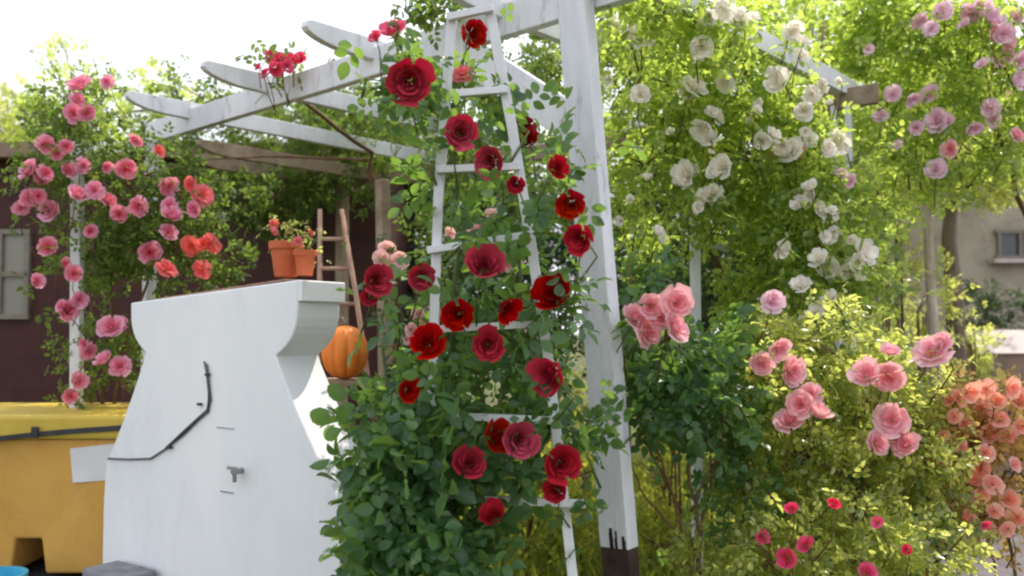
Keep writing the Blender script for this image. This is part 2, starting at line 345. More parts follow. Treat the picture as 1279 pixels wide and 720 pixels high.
def orient(d, roll):
    z = Vector(d).normalized(); q = z.to_track_quat('Z', 'Y'); return (q.to_matrix() @ Matrix.Rotation(roll, 3, 'Z')).to_euler()
def place_bloom(root, stem, kind, px, py, size, Y, face=None):
    p = W(px, py, Y); toc = (Vector((0, 0, CAMZ)) - p).normalized() * (1.5 if kind == 'red' else 1)
    d = face or (toc * .9 + Vector((random.uniform(-.9, .9), random.uniform(-.1, .3), random.uniform(-.45, .95))))
    o = bpy.data.objects.new('rose_bloom', random.choice(BL[kind])); C.objects.link(o); o.parent = root; o.location = p - world_of(root)
    o.rotation_euler = orient(d, random.uniform(0, 6.28)); s = (size * Y / F / 2) / .05 * 1.08 * random.uniform(.88, 1.12) * (1.1 if kind == 'red' else 1); o.scale = (s * random.uniform(.95, 1.05), s, s * random.uniform(.85, 1.05))
    d = Vector(d).normalized(); b = p - d * .012 * s
    stem.tube([b, b - d * .03 + Vector((0, 0, -.02)), b - d * .07 + Vector((random.uniform(-.02, .02), .03, -.07)), b - d * .08 + Vector((random.uniform(-.04, .04), .06, -.14))], [.0022 * s ** .5, .002, .0025, .003], 5)
    return p

def rose_plant(name, label, cat, base, blobs, leaf, mat, canes, blooms, nearleaf='far', cane_mat='cane', leafgroups=None, around=6, leaf_parts=None, group=None):
    """blobs (px, py, Y, rx px, ry px, depth radius m, compound leaves); blooms (kind, Y, [(px, py, size px), ...])"""
    root = empty(name, base, label, cat, group); A = []; O = []
    for (px, py, Y, rx, ry, rd, n) in blobs:
        c = W(px, py, Y); a, o = blob_anchors(c, np.array([rx * Y / F, rd, ry * Y / F]), n, clump=12, sig=leaf * 1.25); A.append(a); O.append(o)
    st = MB()
    for pts, r in canes:
        P = [Vector(p) for p in pts]; Q = []
        for i in range(len(P) - 1):
            for k in range(5):
                u = k / 5; Q.append(P[i].lerp(P[i + 1], u) + Vector((random.gauss(0, r * .9), random.gauss(0, r * .9), 0)))
        Q.append(P[-1]); st.tube(Q, [r * (1 - .6 * i / (len(Q) - 1)) for i in range(len(Q))], 7)
    # twigs that run through the clumps
    for (px, py, Y, rx, ry, rd, n) in blobs:
        c = W(px, py, Y)
        for _ in range(max(2, n // 45)):
            q = unit(rng.normal(0, 1, 3)); e = Vector(np.array(c) + q * np.array([rx * Y / F, rd, ry * Y / F]) * .9); s0 = c + Vector((random.gauss(0, .05), random.gauss(0, .05), -ry * Y / F * .35))
            m = s0.lerp(e, .5) + Vector((random.gauss(0, .03), random.gauss(0, .03), .04)); st.tube([s0, m, e], [.005, .0035, .0015], 5)
    for kind, Y, lst in blooms:
        for t_ in lst:
            px, py, sz = t_[:3]; YY = t_[3] if len(t_) > 3 else Y + random.uniform(-.06, .06)
            p = place_bloom(root, st, kind, px, py, sz, YY)
            if around:
                a = np.array(p) + np.array([0, .07, -.02]) + rng.normal(0, 1, (around, 3)) * np.array([.07, .03, .07]); A.append(a)
                O.append(unit(rng.normal(0, 1, (around, 3)) + np.array([0, -.3, .1])))
    A = np.concatenate(A); O = np.concatenate(O)
    keep = A[:, 2] > .03; A, O = A[keep], O[keep]
    st.build('stem', M[cane_mat], root, smooth=True)
    leaf_mesh('foliage', A, O, leaf, M[mat], root, nearleaf)
    return root

# ================================================================== SETTING
g = MB(); g.add([(-150, -60, 0), (150, -60, 0), (150, 300, 0), (-150, 300, 0)], [(0, 1, 2, 3)])
tag(g.build('ground', M['soil']), kind='structure')
g = MB(); g.add([(2.3, 2.0, .004), (9, 2.0, .004), (14, 12.2, .004), (3.4, 12.2, .004)], [(0, 1, 2, 3)])
tag(g.build('path', M['paving']), kind='structure')
# long sunlit grass behind the pergola
n = 9000
gx = rng.uniform(-1.6, 3.2, n); gy = rng.uniform(4.3, 9.5, n); keep = gx < 2.2 + (gy - 2) * .05; gx, gy = gx[keep], gy[keep]; n = len(gx)
hgt = rng.uniform(.10, .34, n); an = rng.uniform(0, 6.28, n); ln = rng.normal(0, .1, (n, 2)); w = .006
v = np.zeros((n, 5, 3)); cx, sx = np.cos(an) * w, np.sin(an) * w
v[:, 0] = np.stack([gx - cx, gy - sx, 0 * gx], 1); v[:, 1] = np.stack([gx + cx, gy + sx, 0 * gx], 1)
v[:, 2] = np.stack([gx + cx * .8 + ln[:, 0] * .4, gy + sx * .8 + ln[:, 1] * .4, hgt * .6], 1); v[:, 3] = np.stack([gx - cx * .8 + ln[:, 0] * .4, gy - sx * .8 + ln[:, 1] * .4, hgt * .6], 1)
v[:, 4] = np.stack([gx + ln[:, 0], gy + ln[:, 1], hgt], 1)
b = (np.arange(n) * 5)[:, None]; F4 = np.concatenate([b + np.array([[0, 1, 2, 3]])]).tolist(); F3 = (b + np.array([[3, 2, 4]])).tolist()
me = bpy.data.meshes.new('grass'); me.from_pydata(v.reshape(-1, 3).tolist(), [], F4 + F3); me.materials.append(M['leaf_grass'])
o = bpy.data.objects.new('grass', me); C.objects.link(o); tag(o, 'long sunlit yellow-green grass growing behind the pergola', 'grass', kind='stuff')

# ================================================================== PERGOLA
ZB = 2.62; BA = Vector((.215, 3.02, 0)); BB = Vector((-2.19, 5.18, 0)); U = (BB - BA).normalized(); V_ = Vector((-U.y, U.x, 0)); V_ = -V_ if V_.y < 0 else V_
LB = (BB - BA).length
per = empty('pergola', (.43, 3.05, 0), 'white painted wooden pergola with shaped rafter ends on a leaning square post', 'pergola')
def onb(t, s, z): return BA + U * (t * LB) + V_ * s + Vector((0, 0, z))
# near post: leans to the left as it rises
pb, pt = W(777, 720, 3.02), W(719, 0, 3.02); dirp = (pt - pb).normalized(); foot = pb + dirp * (-pb.z / dirp.z); head = pb + dirp * ((2.85 - pb.z) / dirp.z)
split = pb + dirp * ((.765 - pb.z) / dirp.z)
def post(a, b, su, sv, name='post', mat='post_paint', parent=per, bev=.005):
    m = MB(); z = (Vector(b) - Vector(a)).normalized(); x = (U - z * U.dot(z)).normalized(); y = z.cross(x)
    m.frame_box((Vector(a) + Vector(b)) / 2, x, y, z, su, sv, (Vector(b) - Vector(a)).length); return m.build(name, M[mat], parent, bevel=bev)
near = post(split, head, .118, .062)
m = MB()   # bare weathered foot with a ragged paint line
z = dirp; x = (U - z * U.dot(z)).normalized(); y = z.cross(x)
m.frame_box((foot + split) / 2, x, y, z, .110, .056, (split - foot).length - .004)
for i in range(9):
    hgt_ = random.uniform(.02, .07); s_ = random.choice((-1, 1)); c_ = split + x * random.uniform(-.05, .05) - y * .0318 * (1 if y.y > 0 else -1) + z * hgt_ / 2
    m.frame_box(c_, x, y, z, random.uniform(.006, .016), .0035, hgt_)
m.build('post_foot', M['bare_wood'], near)
# other posts
post(onb(.985, .03, 0), onb(.985, .03, ZB), .06, .06)
for du in (-.028, .028): post(onb(-.045, 2.02, 0) + U * du * 1.3, onb(-.045, 2.02, ZB + .02) + U * du * 1.3, .030, .030)
post(onb(1.22, 2.0, 0), onb(1.22, 2.0, ZB), .08, .08, mat='old_wood')
wp0, wp1 = W(487, 560, 5.6), W(478, 225, 5.6); wp0.z = 0; post(wp0, wp1, .07, .07, mat='old_wood')
pp0, pp1 = W(869, 400, 4.15), W(868, 215, 4.15); pp0.z = 0; m = MB(); m.bar(pp0, pp1 + Vector((0, 0, .3)), .045, .045, (0, 1, 0)); m.build('post', M['white_paint'], per, bevel=.004)
m = MB(); a = W(868, 302, 4.13); m.bar(a, a + Vector((.17, .05, -.03)), .03, .03); m.build('bracket', M['white_paint'], per, bevel=.003)
m = MB(); a0_ = W(101, 500, 4.42); a1_ = W(97, 178, 4.42); a0_.z = 0; m.bar(a0_, a1_, .05, .05, (0, 1, 0)); m.build('post', M['white_paint'], per, bevel=.004)
m = MB(); m.bar(Vector((a1_.x, 4.42, a1_.z - .03)), onb(.99, -.005, ZB - .04), .035, .06); m.build('tie_rail', M['white_paint'], per, bevel=.003)
# beams
m = MB(); m.bar(onb(-.07, 0.065, ZB + .06), onb(1.02, 0.065, ZB + .06), .045, .125); m.build('main_beam', M['white_paint'], per, bevel=.004)
m = MB(); m.bar(onb(-.10, 2.03, ZB + .05), onb(1.30, 2.03, ZB + .05), .045, .10); m.build('main_beam', M['old_wood'], per, bevel=.004)
def rafter(t, s0, s1, mat='white_paint', h=.092, th=.042):
    """board on edge with a rounded, scooped tail at both ends, as sawn for pergolas"""
    z0 = ZB + .068; prof = []
    bot = [(0, .62), (.015, .45), (.05, .28), (.10, .14), (.17, .03), (.22, 0)]; topc = [(.006, .90), (.03, .98), (.10, .99), (.16, .985), (.22, .99), (.27, 1.0)]
    for a_, k in bot: prof.append((s0 + a_, z0 + h * k))
    for a_, k in bot[::-1]: prof.append((s1 - a_, z0 + h * k))
    for a_, k in topc: prof.append((s1 - a_, z0 + h * k))
    for a_, k in topc[::-1]: prof.append((s0 + a_, z0 + h * k))
    m = MB(); m.prism([onb(t, s, z) - U * th / 2 for s, z in prof], U * th); return m.build('rafter', M[mat], per, bevel=.003)
for t in (.862, .615, .36, .122, -.05): rafter(t, -.31 if t > 0 else -.30, 2.32 if t > 0 else 2.16)
rafter(1.12, .55, 2.3, 'old_wood'); rafter(1.27, .8, 2.3, 'old_wood')
m = None
for t in (.862, .615, .36, .122):
    m = MB(); p_ = onb(t, .040, ZB + .08) + U * .034; m.tube([p_ , p_ - V_ * .008], .009, 8); m.build('bolt', M['steel'], per)
# knee brace from the near post up to the main beam
q0 = head.lerp(foot, (2.85 - 2.18) / 2.85); q0 = Vector((q0.x, q0.y, 2.18)) + V_ * .012
m = MB(); m.bar(q0, onb(.20, 0.012, ZB + .03), .040, .13, (0, 0, 1)); m.build('brace', M['white_paint'], per, bevel=.004)

# ================================================================== TRELLIS
tr = empty('trellis', (.0, 2.60, 0), 'narrow white wooden ladder trellis carrying the deep red climbing rose', 'trellis')
def poly_rail(pts, Y, w, name='rail'):
    P = [W(px, py, Y) for px, py in pts]; e = P[-1] - P[-2]; P.append(P[-1] + e * (-P[-1].z / e.z)); m = MB()
    for i in range(len(P) - 1): 
        dd = (P[i + 1] - P[i]).normalized() * .004
        m.bar(P[i] - dd, P[i + 1] + dd, .022 + i * .0007, w - i * .0004, (1, 0, 0))
    return m.build(name, M['white_paint'], tr, bevel=.002)
poly_rail([(565, 18), (548, 250), (539, 520)], 2.68, .030)
poly_rail([(611, 8), (640, 160), (663, 300), (684, 440), (702, 600)], 2.68, .032)
for (x0, y0, x1, y1) in ((560, 22, 616, 10), (562, 118, 634, 112), (534, 313, 664, 293), (545, 212, 650, 208), (535, 412, 690, 404), (528, 518, 700, 526), (560, 622, 732, 630)):
    m = MB(); m.bar(W(x0, y0, 2.655), W(x1, y1, 2.655), .022, .022); m.build('rung', M['white_paint'], tr, bevel=.002)

# ================================================================== WHITE MASONRY WITH FLARED SIDES
L0 = Vector((-1.61, 3.70, 0)); DA = Vector((.821, -.571, 0)); DB = Vector((.571, .821, 0)); TH = .205
def ma(a, z, b=0): return L0 + DA * a + DB * b + Vector((0, 0, z))
mas = empty('masonry_hearth', ma(.52, 0, .1), 'white rendered masonry block with waisted and flared sides, cable clipped to its face', 'masonry block')
def flare(side):
    pts = []
    for i in range(9):      # cove under the cap
        u = i / 8; pts.append((.012 + .112 * max(0, (u - .12) / .88) ** 2.0, 1.601 - .195 * u - .018 * math.sin(u * math.pi)))
    for i in range(1, 15):  # sweep out to the foot
        u = i / 14; w_ = .27 if side == 0 else .32; pts.append((.124 - w_ * (u * u * .15 + u * .85), 1.40 - .47 * u))
    for i in range(1, 5): pts.append((.124 - w_ - .016 * math.sin(i / 4 * 1.57), .93 - .20 * i / 4))
    pts.append((.108 - w_, .70)); pts.append((.108 - w_, .0)); return pts
lf = [(a, z) for a, z in flare(0)]; rt = [(1.05 - a, z) for a, z in flare(1)]
m = MB(); m.prism([ma(a, z) for a, z in [(.010, 1.612)] + lf + rt[::-1] + [(1.040, 1.676)]], DB * TH); m.build('body', M['render'], mas, bevel=.006)
m = MB(); m.prism([ma(a, z, .0025) for a, z in ((1.036, 1.6), (1.058, 1.6), (1.058, 1.674), (1.036, 1.676))], DB * (TH + .006)); m.build('cap', M['render'], mas, bevel=.004)
m = MB(); tl = 7
for i in range(tl):
    a0, a1 = .16 + i * .115, .16 + (i + 1) * .115 - .004; zz = lambda a: 1.607 + .071 * a / 1.0
    m.prism([ma(a0, zz(a0), .012), ma(a1, zz(a1), .012), ma(a1, zz(a1) + .008, .012), ma(a0, zz(a0) + .008, .012)], DB * (TH - .03))
m.build('coping_tile', M['tile'], mas, bevel=.003)
def face(px, py, off=.006):   # point on the front face, seen at that photo position
    d = W(px, py, 3.4) - Vector((0, 0, CAMZ)); nrm = DB; k = (L0 - Vector((0, 0, CAMZ))).dot(nrm) / d.dot(nrm)
    return Vector((0, 0, CAMZ)) + d * k - DB * off
m = MB(); m.tube([face(x, y) for x, y in ((137, 573), (165, 574), (190, 573), (210, 560), (232, 542), (250, 524), (262, 514), (265, 500), (263, 480), (257, 452))], .0042, 8)
m.tube([face(x, y, .009) for x, y in ((210, 560), (240, 532), (262, 512), (264, 490), (260, 455))], .0055, 8); m.build('cable', M['cable'], mas, smooth=True)
m = MB()
for x, y in ((215, 559), (252, 505), (262, 468)): m.frame_box(face(x, y, .01), DA, DB, (0, 0, 1), .022, .012, .010)
m.build('cable_clip', M['dark'], mas, bevel=.002)
m = MB(); m.tube([face(303, 588, 0), face(303, 588, .045)], .011, 12); m.tube([face(303, 588, .035), face(303, 601, .035)], .008, 10)
m.frame_box(face(304, 583, .05), DA, DB, (0, 0, 1), .048, .010, .012); m.build('tap', M['steel'], mas, bevel=.001)
m = MB(); m.frame_box(face(284, 615, .001), DA, DB, (0, 0, 1), .075, .006, .003); m.frame_box(face(282, 535, .001), DA, DB, (0, 0, 1), .10, .005, .0025)
m.build('hatch_edge', M['stone'], mas)
# stone slab at its foot
m = MB(); a = face(178, 704, .10); m.frame_box((a.x, a.y, a.z / 2), DA, DB, (0, 0, 1), .27, .16, a.z); tag(m.build('stone_block', M['stone'], loc=(a.x, a.y, 0), bevel=.012), 'rough grey stone block standing against the white masonry foot', 'stone block')

# terracotta pots on the masonry
def pot(px, Y, w, h, label, lean=0):
    base = W(px, 350, Y); base.z = 1.700; r = w / 2
    root = empty('flower_pot', base, label, 'flower pot', 'terracotta pots on the masonry')
    prof = [(0, .001), (r * .66, 0), (r * .90, h * .78), (r * 1.02, h * .78), (r * 1.05, h), (r * .92, h), (r * .88, h * .85), (0, h * .85)]
    m = MB(); m.lathe(base, prof, 28); m.build('pot', M['terracotta'], root, smooth=False, bevel=.002)
    m = MB(); c = base + Vector((0, 0, h * .86)); 
    for i in range(5): m.tube([c + Vector((random.uniform(-.02, .02), 0, 0)), c + Vector((random.uniform(-.06, .06), random.uniform(-.04, .03), .06))], .003, 5)
    m.build('stem', M['green_cane'], root)
    a = np.array(c) + rng.normal(0, .035, (26, 3)) + np.array([0, 0, .05]); leaf_mesh('foliage', a, unit(rng.normal(0, 1, a.shape)), .02, M['leaf_light'], root, 'far', 3)
    for i in range(2):
        o = bpy.data.objects.new('bloom', random.choice(BL['coral'])); C.objects.link(o); o.parent = root
        o.location = (random.uniform(-.05, .05), -.04, h + .035 + .03 * i); o.scale = (.4,) * 3; o.rotation_euler = (R(60), 0, random.uniform(0, 6))
    return root
pot(357, 3.35, .125, .135, 'larger terracotta pot with a small plant, left one on the white masonry')
pot(381, 3.28, .085, .095, 'smaller terracotta pot close to the masonry corner by the ladder')

# rustic ladder
Yl = 4.35; foot_l = W(398, 560, 4.1); lad = empty('ladder', (foot_l.x, 4.1, 0), 'slim weathered wooden ladder leaning up behind the white masonry', 'ladder')
def upto(p0, p1): e = p0 - p1; return p0 + e * (-p0.z / e.z)
la, lb = W(400, 262, Yl), W(396, 480, 4.15); ra, rb = W(427, 262, Yl), W(462, 490, 4.15)
for a_, b_ in ((la, lb), (ra, rb)):
    m = MB(); f_ = upto(b_, a_); m.tube([f_, b_, a_.lerp(b_, .5) + Vector((.006, 0, 0)), a_], [.015, .014, .013, .012], 8); m.build('rail', M['ladder_wood'], lad, smooth=True)
def on(a_, b_, z): return a_.lerp(b_, (z - a_.z) / (b_.z - a_.z))
for py in (297, 335, 380, 428, 474, 530, 600): 
    z = W(430, py, 4.25).z; m = MB(); m.tube([on(la, lb, z), on(ra, rb, z)], .010, 8); m.build('rung', M['ladder_wood'], lad, smooth=True)

# shelf rack with the orange pumpkin
sx = W(432, 474, 3.95); sh = empty('plant_shelf', (sx.x, 3.98, 0), 'low weathered wooden shelf stand half hidden behind the white masonry', 'shelf stand')
m = MB(); m.box((sx.x, 3.98, sx.z - .012), (.34, .26, .022)); m.build('board', M['old_wood'], sh, bevel=.003)
m = MB(); m.box((sx.x, 3.98, .55), (.32, .24, .020)); m.build('board', M['old_wood'], sh, bevel=.003)
for i in (-1, 1):
    for j in (-1, 1):
        m = MB(); m.box((sx.x + i * .15, 3.98 + j * .11, (sx.z - .024) / 2), (.028, .028, sx.z - .026)); m.build('leg', M['old_wood'], sh, bevel=.003)
pk = empty('pumpkin', (sx.x, 3.93, sx.z), 'ribbed orange pumpkin with a dark stalk on the shelf stand', 'pumpkin')
m = MB(); rr = .104; prof = []
for i in range(17):
    a = -math.pi / 2 + math.pi * i / 16; prof.append((max(.004, rr * math.cos(a) ** .85 if math.cos(a) > 0 else .004), rr * 1.16 + rr * 1.14 * math.sin(a)))
m.lathe((sx.x, 3.93, sx.z), prof, 80, lambda a: .90 + .10 * abs(math.sin(a * 5)) ** .6); m.build('body', M['orange'], pk, smooth=True)
m = MB(); m.tube([(sx.x, 3.93, sx.z + .225), (sx.x - .01, 3.925, sx.z + .25), (sx.x - .022, 3.92, sx.z + .272)], [.022, .013, .016], 8); m.build('stalk', M['bark'], pk, smooth=True)

# ================================================================== YELLOW CONTAINER
yx = W(60, 600, 4.3); yb = empty('yellow_container', (-2.35, 4.4, 0), 'large yellow plastic container with a dark strap round it and a pale sheet stuck on', 'container')
def trap(x0, x1, y0, y1, z0, z1, ins):
    vs = [(x0 + ins, y0 + ins, z0), (x1 - ins, y0 + ins, z0), (x1 - ins, y1 - ins, z0), (x0 + ins, y1 - ins, z0), (x0, y0, z1), (x1, y0, z1), (x1, y1, z1), (x0, y1, z1)]
    return vs, [(0, 3, 2, 1), (4, 5, 6, 7), (0, 1, 5, 4), (1, 2, 6, 5), (2, 3, 7, 6), (3, 0, 4, 7)]
X0, X1 = -3.1, -1.78; zb, zr = .38, 1.00
# body front with a low notch cut for the forklift pocket
nx0, nx1 = W(17, 690, 4.12).x, W(60, 690, 4.12).x; nz = W(40, 672, 4.12).z
out = [(X0 + .05, 4.10, zb), (nx0, 4.10, zb), (nx0 + .02, 4.095, nz), (nx1 - .02, 4.095, nz), (nx1, 4.10, zb), (X1 - .05, 4.10, zb), (X1, 4.05, zr), (X0, 4.05, zr)]
m = MB(); m.prism(out, (0, .62, 0)); m.build('body', M['yellow'], yb, bevel=.012)
m = MB(); m.box(((X0 + X1) / 2, 4.36, zr + .058), (X1 - X0 + .07, .70, .11)); m.build('rim', M['yellow_rim'], yb, bevel=.018)
m = MB(); m.box(((X0 + X1) / 2, 4.38, .18), (X1 - X0 - .3, .5, .34)); m.build('base', M['dark'], yb, bevel=.01)
m = MB(); zs = [W(x, y, 4.0).z for x, y in ((0, 548), (45, 543), (90, 539), (150, 535))]; xs = [W(x, 540, 4.0).x for x in (0, 45, 90, 150)]
P = [(xs[0] - .5, 4.00, zs[0] - .01)] + [(x, 4.0, z) for x, z in zip(xs, zs)] + [(X1 + .045, 4.0, zs[3] + .004)]
for i in range(len(P) - 1): m.bar(P[i], P[i + 1], .012, .022 + .0005 * i)
m.box((xs[1], 3.992, zs[1] + .01), (.03, .014, .05)); m.build('strap', M['dark'], yb, bevel=.002)
def onf(px, py): return W(px, py, 4.07)
m = MB(); q = [onf(90, 560), onf(152, 553), onf(134, 600), onf(92, 603)]; q = [Vector((p.x, 4.066 + (1.0 - p.z) * .081 - .020, p.z)) for p in q]; m.prism(q, (0, .003, 0)); m.build('pale_sheet', M['paper'], yb)
bc = W(0, 722, 3.75); bk = MB(); bk.lathe((bc.x - .04, 3.75, 0), [(0, 0.001), (.10, 0), (.13, bc.z * .97), (.14, bc.z * .97), (.14, bc.z + .012), (.12, bc.z + .012), (.115, bc.z - .1), (0, bc.z - .1)], 28)
tag(bk.build('bucket', M['blue'], loc=(bc.x - .04, 3.75, 0), smooth=False), 'light blue plastic bucket in front of the yellow container', 'bucket')

# ================================================================== MAROON SHED
sd = empty('shed', (-3.4, 8.0, 0), 'dark maroon boarded shed behind the pergola with a pale curtained window', 'shed')
x0, x1 = -7.2, W(478, 300, 7.6).x; m = MB(); m.box(((x0 + x1) / 2, 8.9, 1.5), (x1 - x0, 2.6, 3.0)); m.build('wall', M['maroon'], sd, bevel=.01)
m = MB(); m.prism([(x0 - .2, 7.35, 2.95), (x0 - .2, 10.45, 3.35), (x0 - .2, 10.45, 3.45), (x0 - .2, 7.35, 3.08)], (x1 - x0 + .35, 0, 0)); m.build('roof', M['brown_wall'], sd, bevel=.01)
for (wx0, wx1) in ((-10, 34),):
    a, b_ = W(-32, 290, 7.58), W(33, 396, 7.58)
    fr = MB(); cx_, cz_ = (a.x + b_.x) / 2, (a.z + b_.z) / 2; w_, h_ = b_.x - a.x, a.z - b_.z
    for zz in (a.z, cz_, b_.z): fr.box((cx_, 7.58, zz), (w_ + .05, .05, .045))
    for xx in (a.x, cx_, b_.x): fr.box((xx, 7.578, cz_), (.045, .046, h_ - .05 + .09))
    fo = fr.build('window', M['pale_frame'], sd, bevel=.003); pn = MB(); pn.box((cx_, 7.592, cz_), (w_, .012, h_)); pn.build('pane', M['curtain'], fo)

# ================================================================== HOUSE ON THE RIGHT
hs = empty('house', (6.5, 13.6, 0), 'beige rendered house with a dark window, seen past the tree trunks', 'house')
hx0, hx1 = W(1090, 300, 13).x, 10.5
m = MB(); m.box(((hx0 + hx1) / 2, 16, 2.2), (hx1 - hx0, 6, 4.4)); m.build('wall', M['beige'], hs, bevel=.01)
m = MB(); m.prism([(hx0 - .4, 12.6, 4.35), (hx0 - .4, 16, 6.0), (hx0 - .4, 19.4, 4.35)], (hx1 - hx0 + .8, 0, 0)); m.build('roof', M['roof'], hs)
for (xa, xb, ya, yb_) in ((1247, 1300, 290, 322),):
    a, b_ = W(xa, ya, 13), W(xb, yb_, 13); cx_, cz_ = (a.x + b_.x) / 2, (a.z + b_.z) / 2; w_, h_ = b_.x - a.x, a.z - b_.z; fr = MB()
    for zz in (a.z, b_.z): fr.box((cx_, 12.98, zz), (w_ + .12, .08, .06))
    for xx in (a.x, cx_, b_.x): fr.box((xx, 12.978, cz_), (.05, .07, h_ - .058))
    fo = fr.build('window', M['pale_frame'], hs, bevel=.004); pn = MB(); pn.box((cx_, 12.992, cz_), (w_, .012, h_)); pn.build('pane', M['glass'], fo)
    sl = MB(); sl.box((cx_, 12.93, b_.z - .06), (w_ + .3, .22, .06)); sl.build('sill', M['coping'], fo, bevel=.005)
# low brown garden wall with sloped coping
gw = empty('garden_wall', (5.9, 9.6, 0), 'low brown garden wall with a sunlit pale coping on the right', 'wall')
wx0 = W(1200, 450, 9.5).x; m = MB(); m.box((wx0 + 2, 9.6, .62), (4, .30, 1.24)); m.build('wall', M['brown_wall'], gw, bevel=.008)
m = MB(); m.prism([(wx0 - .05, 9.40, 1.245), (wx0 - .05, 9.80, 1.50), (wx0 - .05, 9.86, 1.46), (wx0 - .05, 9.86, 1.245)], (4.1, 0, 0)); m.build('coping', M['coping'], gw, bevel=.01)

# ================================================================== TREES
def tree(label, base, trunk_pts, r, limbs, blobs, leaf, mat, bark='bark', name='tree', group=None, cat='tree'):
    """trunk_pts [(x,y,z)], blobs [(x,y,z, rx,ry,rz, n)]"""
    root = empty(name, base, label, cat, group); m = MB(); P = [Vector(p) for p in trunk_pts]
    m.tube(P, [r * (1 - .5 * i / (len(P) - 1)) for i in range(len(P))], 10)
    m.build('trunk', M[bark], root, smooth=True)
    m = MB(); top = P[-1]
    for bl in blobs:
        c = Vector(bl[:3]); s0 = P[-1].lerp(P[-2], random.uniform(0, .7)); mid = s0.lerp(c, .5) + Vector((random.gauss(0, .1), random.gauss(0, .1), .12))
        m.tube([s0, mid, c], [r * .42, r * .25, r * .08], 7)
        for k in range(limbs):
            q = Vector(unit(rng.normal(0, 1, 3))); e = c + Vector((q.x * bl[3], q.y * bl[4], q.z * bl[5])) * .85; m.tube([mid.lerp(c, random.random()), c.lerp(e, .5) + Vector((0, 0, .05)), e], [r * .14, r * .08, r * .03], 5)
    m.build('branch', M[bark], root, smooth=True)
    A = []; O = []
    for bl in blobs:
        a, o = blob_anchors(bl[:3], np.array(bl[3:6]), bl[6], clump=9, sig=leaf * 1.6); A.append(a); O.append(o)
    leaf_mesh('crown', np.concatenate(A), np.concatenate(O), leaf, M[mat], root, 'far')
    return root
def pblob(px, py, Y, rx, ry, rd, n): p = W(px, py, Y); return (p.x, p.y, p.z, rx * Y / F, rd, ry * Y / F, n)
def simple_tree(label, px, Y, blobs, leaf, mat, r=.09, bark='bark', group=None, limbs=3):
    x = (px - 640) / F * Y; zc = min(b[2] for b in blobs); 
    return tree(label, (x, Y, 0), [(x, Y, 0), (x + .05, Y, zc * .4), (x - .04, Y + .03, zc * .8), (blobs[0][0] * .5 + x * .5, Y, zc + .1)], r, limbs, blobs, leaf, mat, bark, group=group or 'trees beyond the pergola')

simple_tree('sparse tall tree over the shed roof with yellowish leaf tips', 95, 8.8,
            [pblob(85, 115, 8.8, 55, 60, .6, 260), pblob(120, 185, 8.8, 90, 40, .7, 520), pblob(205, 135, 8.8, 60, 45, .6, 220), pblob(60, 170, 8.8, 40, 40, .5, 160)], .055, 'leaf_mid')
simple_tree('pale flowering tree at the far left edge beside the shed', 0, 11.5,
            [pblob(0, 160, 11.5, 55, 50, .9, 700), pblob(-60, 200, 11.5, 70, 60, .9, 500)], .07, 'leaf_light')
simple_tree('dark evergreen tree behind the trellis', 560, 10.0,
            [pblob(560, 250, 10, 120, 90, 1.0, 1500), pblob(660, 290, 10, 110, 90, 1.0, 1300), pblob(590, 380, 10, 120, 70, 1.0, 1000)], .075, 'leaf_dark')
simple_tree('broad tree behind the white climbing rose', 830, 10.5,
            [pblob(800, 160, 10.5, 150, 130, 1.2, 1000), pblob(900, 60, 10.5, 150, 110, 1.2, 650), pblob(880, 300, 10.5, 150, 110, 1.1, 1600)], .08, 'leaf_mid')
simple_tree('tall tree rising above the beige house roof', 1090, 11.5,
            [pblob(1040, 60, 11.5, 160, 110, 1.3, 800), pblob(1190, 40, 11.5, 140, 110, 1.3, 700), pblob(1110, 175, 11.5, 120, 70, 1.1, 1100)], .08, 'leaf_mid')
simple_tree('dark tree far behind the pergola roof', 380, 12.0,
            [pblob(380, 235, 12, 150, 60, 1.0, 1400), pblob(520, 215, 12, 120, 60, 1.0, 1200)], .085, 'leaf_dark')
# the pair of bare trunks right of the roses
def bare(label, pts, Y, r, bark):
    P = [W(px, py, Y) for px, py in pts]; P.append(Vector((P[-1].x, Y, 0))); P = P[::-1]
    return P
for label, pts, r, bl in (
    ('pale slender trunked tree with lime leaves in front of the beige house', [(1158, 215), (1160, 300), (1166, 400), (1170, 480)], .05, [pblob(1170, 195, 6.2, 70, 50, .5, 420), pblob(1235, 222, 5.9, 60, 34, .35, 420), pblob(1120, 120, 6.2, 80, 60, .5, 420)]),
    ('dark thick trunked tree just right of the pale slender one', [(1192, 200), (1186, 300), (1194, 380), (1196, 480)], .085, [pblob(1230, 110, 6.6, 80, 80, .6, 700), pblob(1180, 60, 6.6, 80, 60, .5, 500)])):
    Y = 6.2 if r < .06 else 6.6; P = bare(label, pts, Y, r, None)
    tree(label, (P[0].x, Y, 0), P, r, 4, bl, .04, 'leaf_light' if r < .06 else 'leaf_mid', 'pale_bark' if r < .06 else 'bark')
# dark clipped shrub near the house
rt_ = empty('shrub', (W(1240, 400, 11.5).x, 11.5, 0), 'dark rounded shrub standing by the beige house wall', 'shrub'); m = MB(); bx_ = W(1240, 400, 11.5)
m.tube([(bx_.x, 11.5, 0), (bx_.x + .03, 11.5, .8), (bx_.x, 11.5, 1.5)], [.05, .04, .02], 8); m.build('trunk', M['bark'], rt_, smooth=True)
a, o_ = blob_anchors(W(1240, 400, 11.5), np.array([.42, .4, .62]), 520, 8, .06); leaf_mesh('foliage', a, o_, .05, M['leaf_dark'], rt_)
a, o_ = blob_anchors((bx_.x, 11.5, .6), np.array([.5, .4, .5]), 260, 8, .06); leaf_mesh('foliage', a, o_, .05, M['leaf_dark'], rt_)

# ================================================================== ROSES
def c3(px, py, Y): return W(px, py, Y)
def g0(x, y): return Vector((x, y, 0))
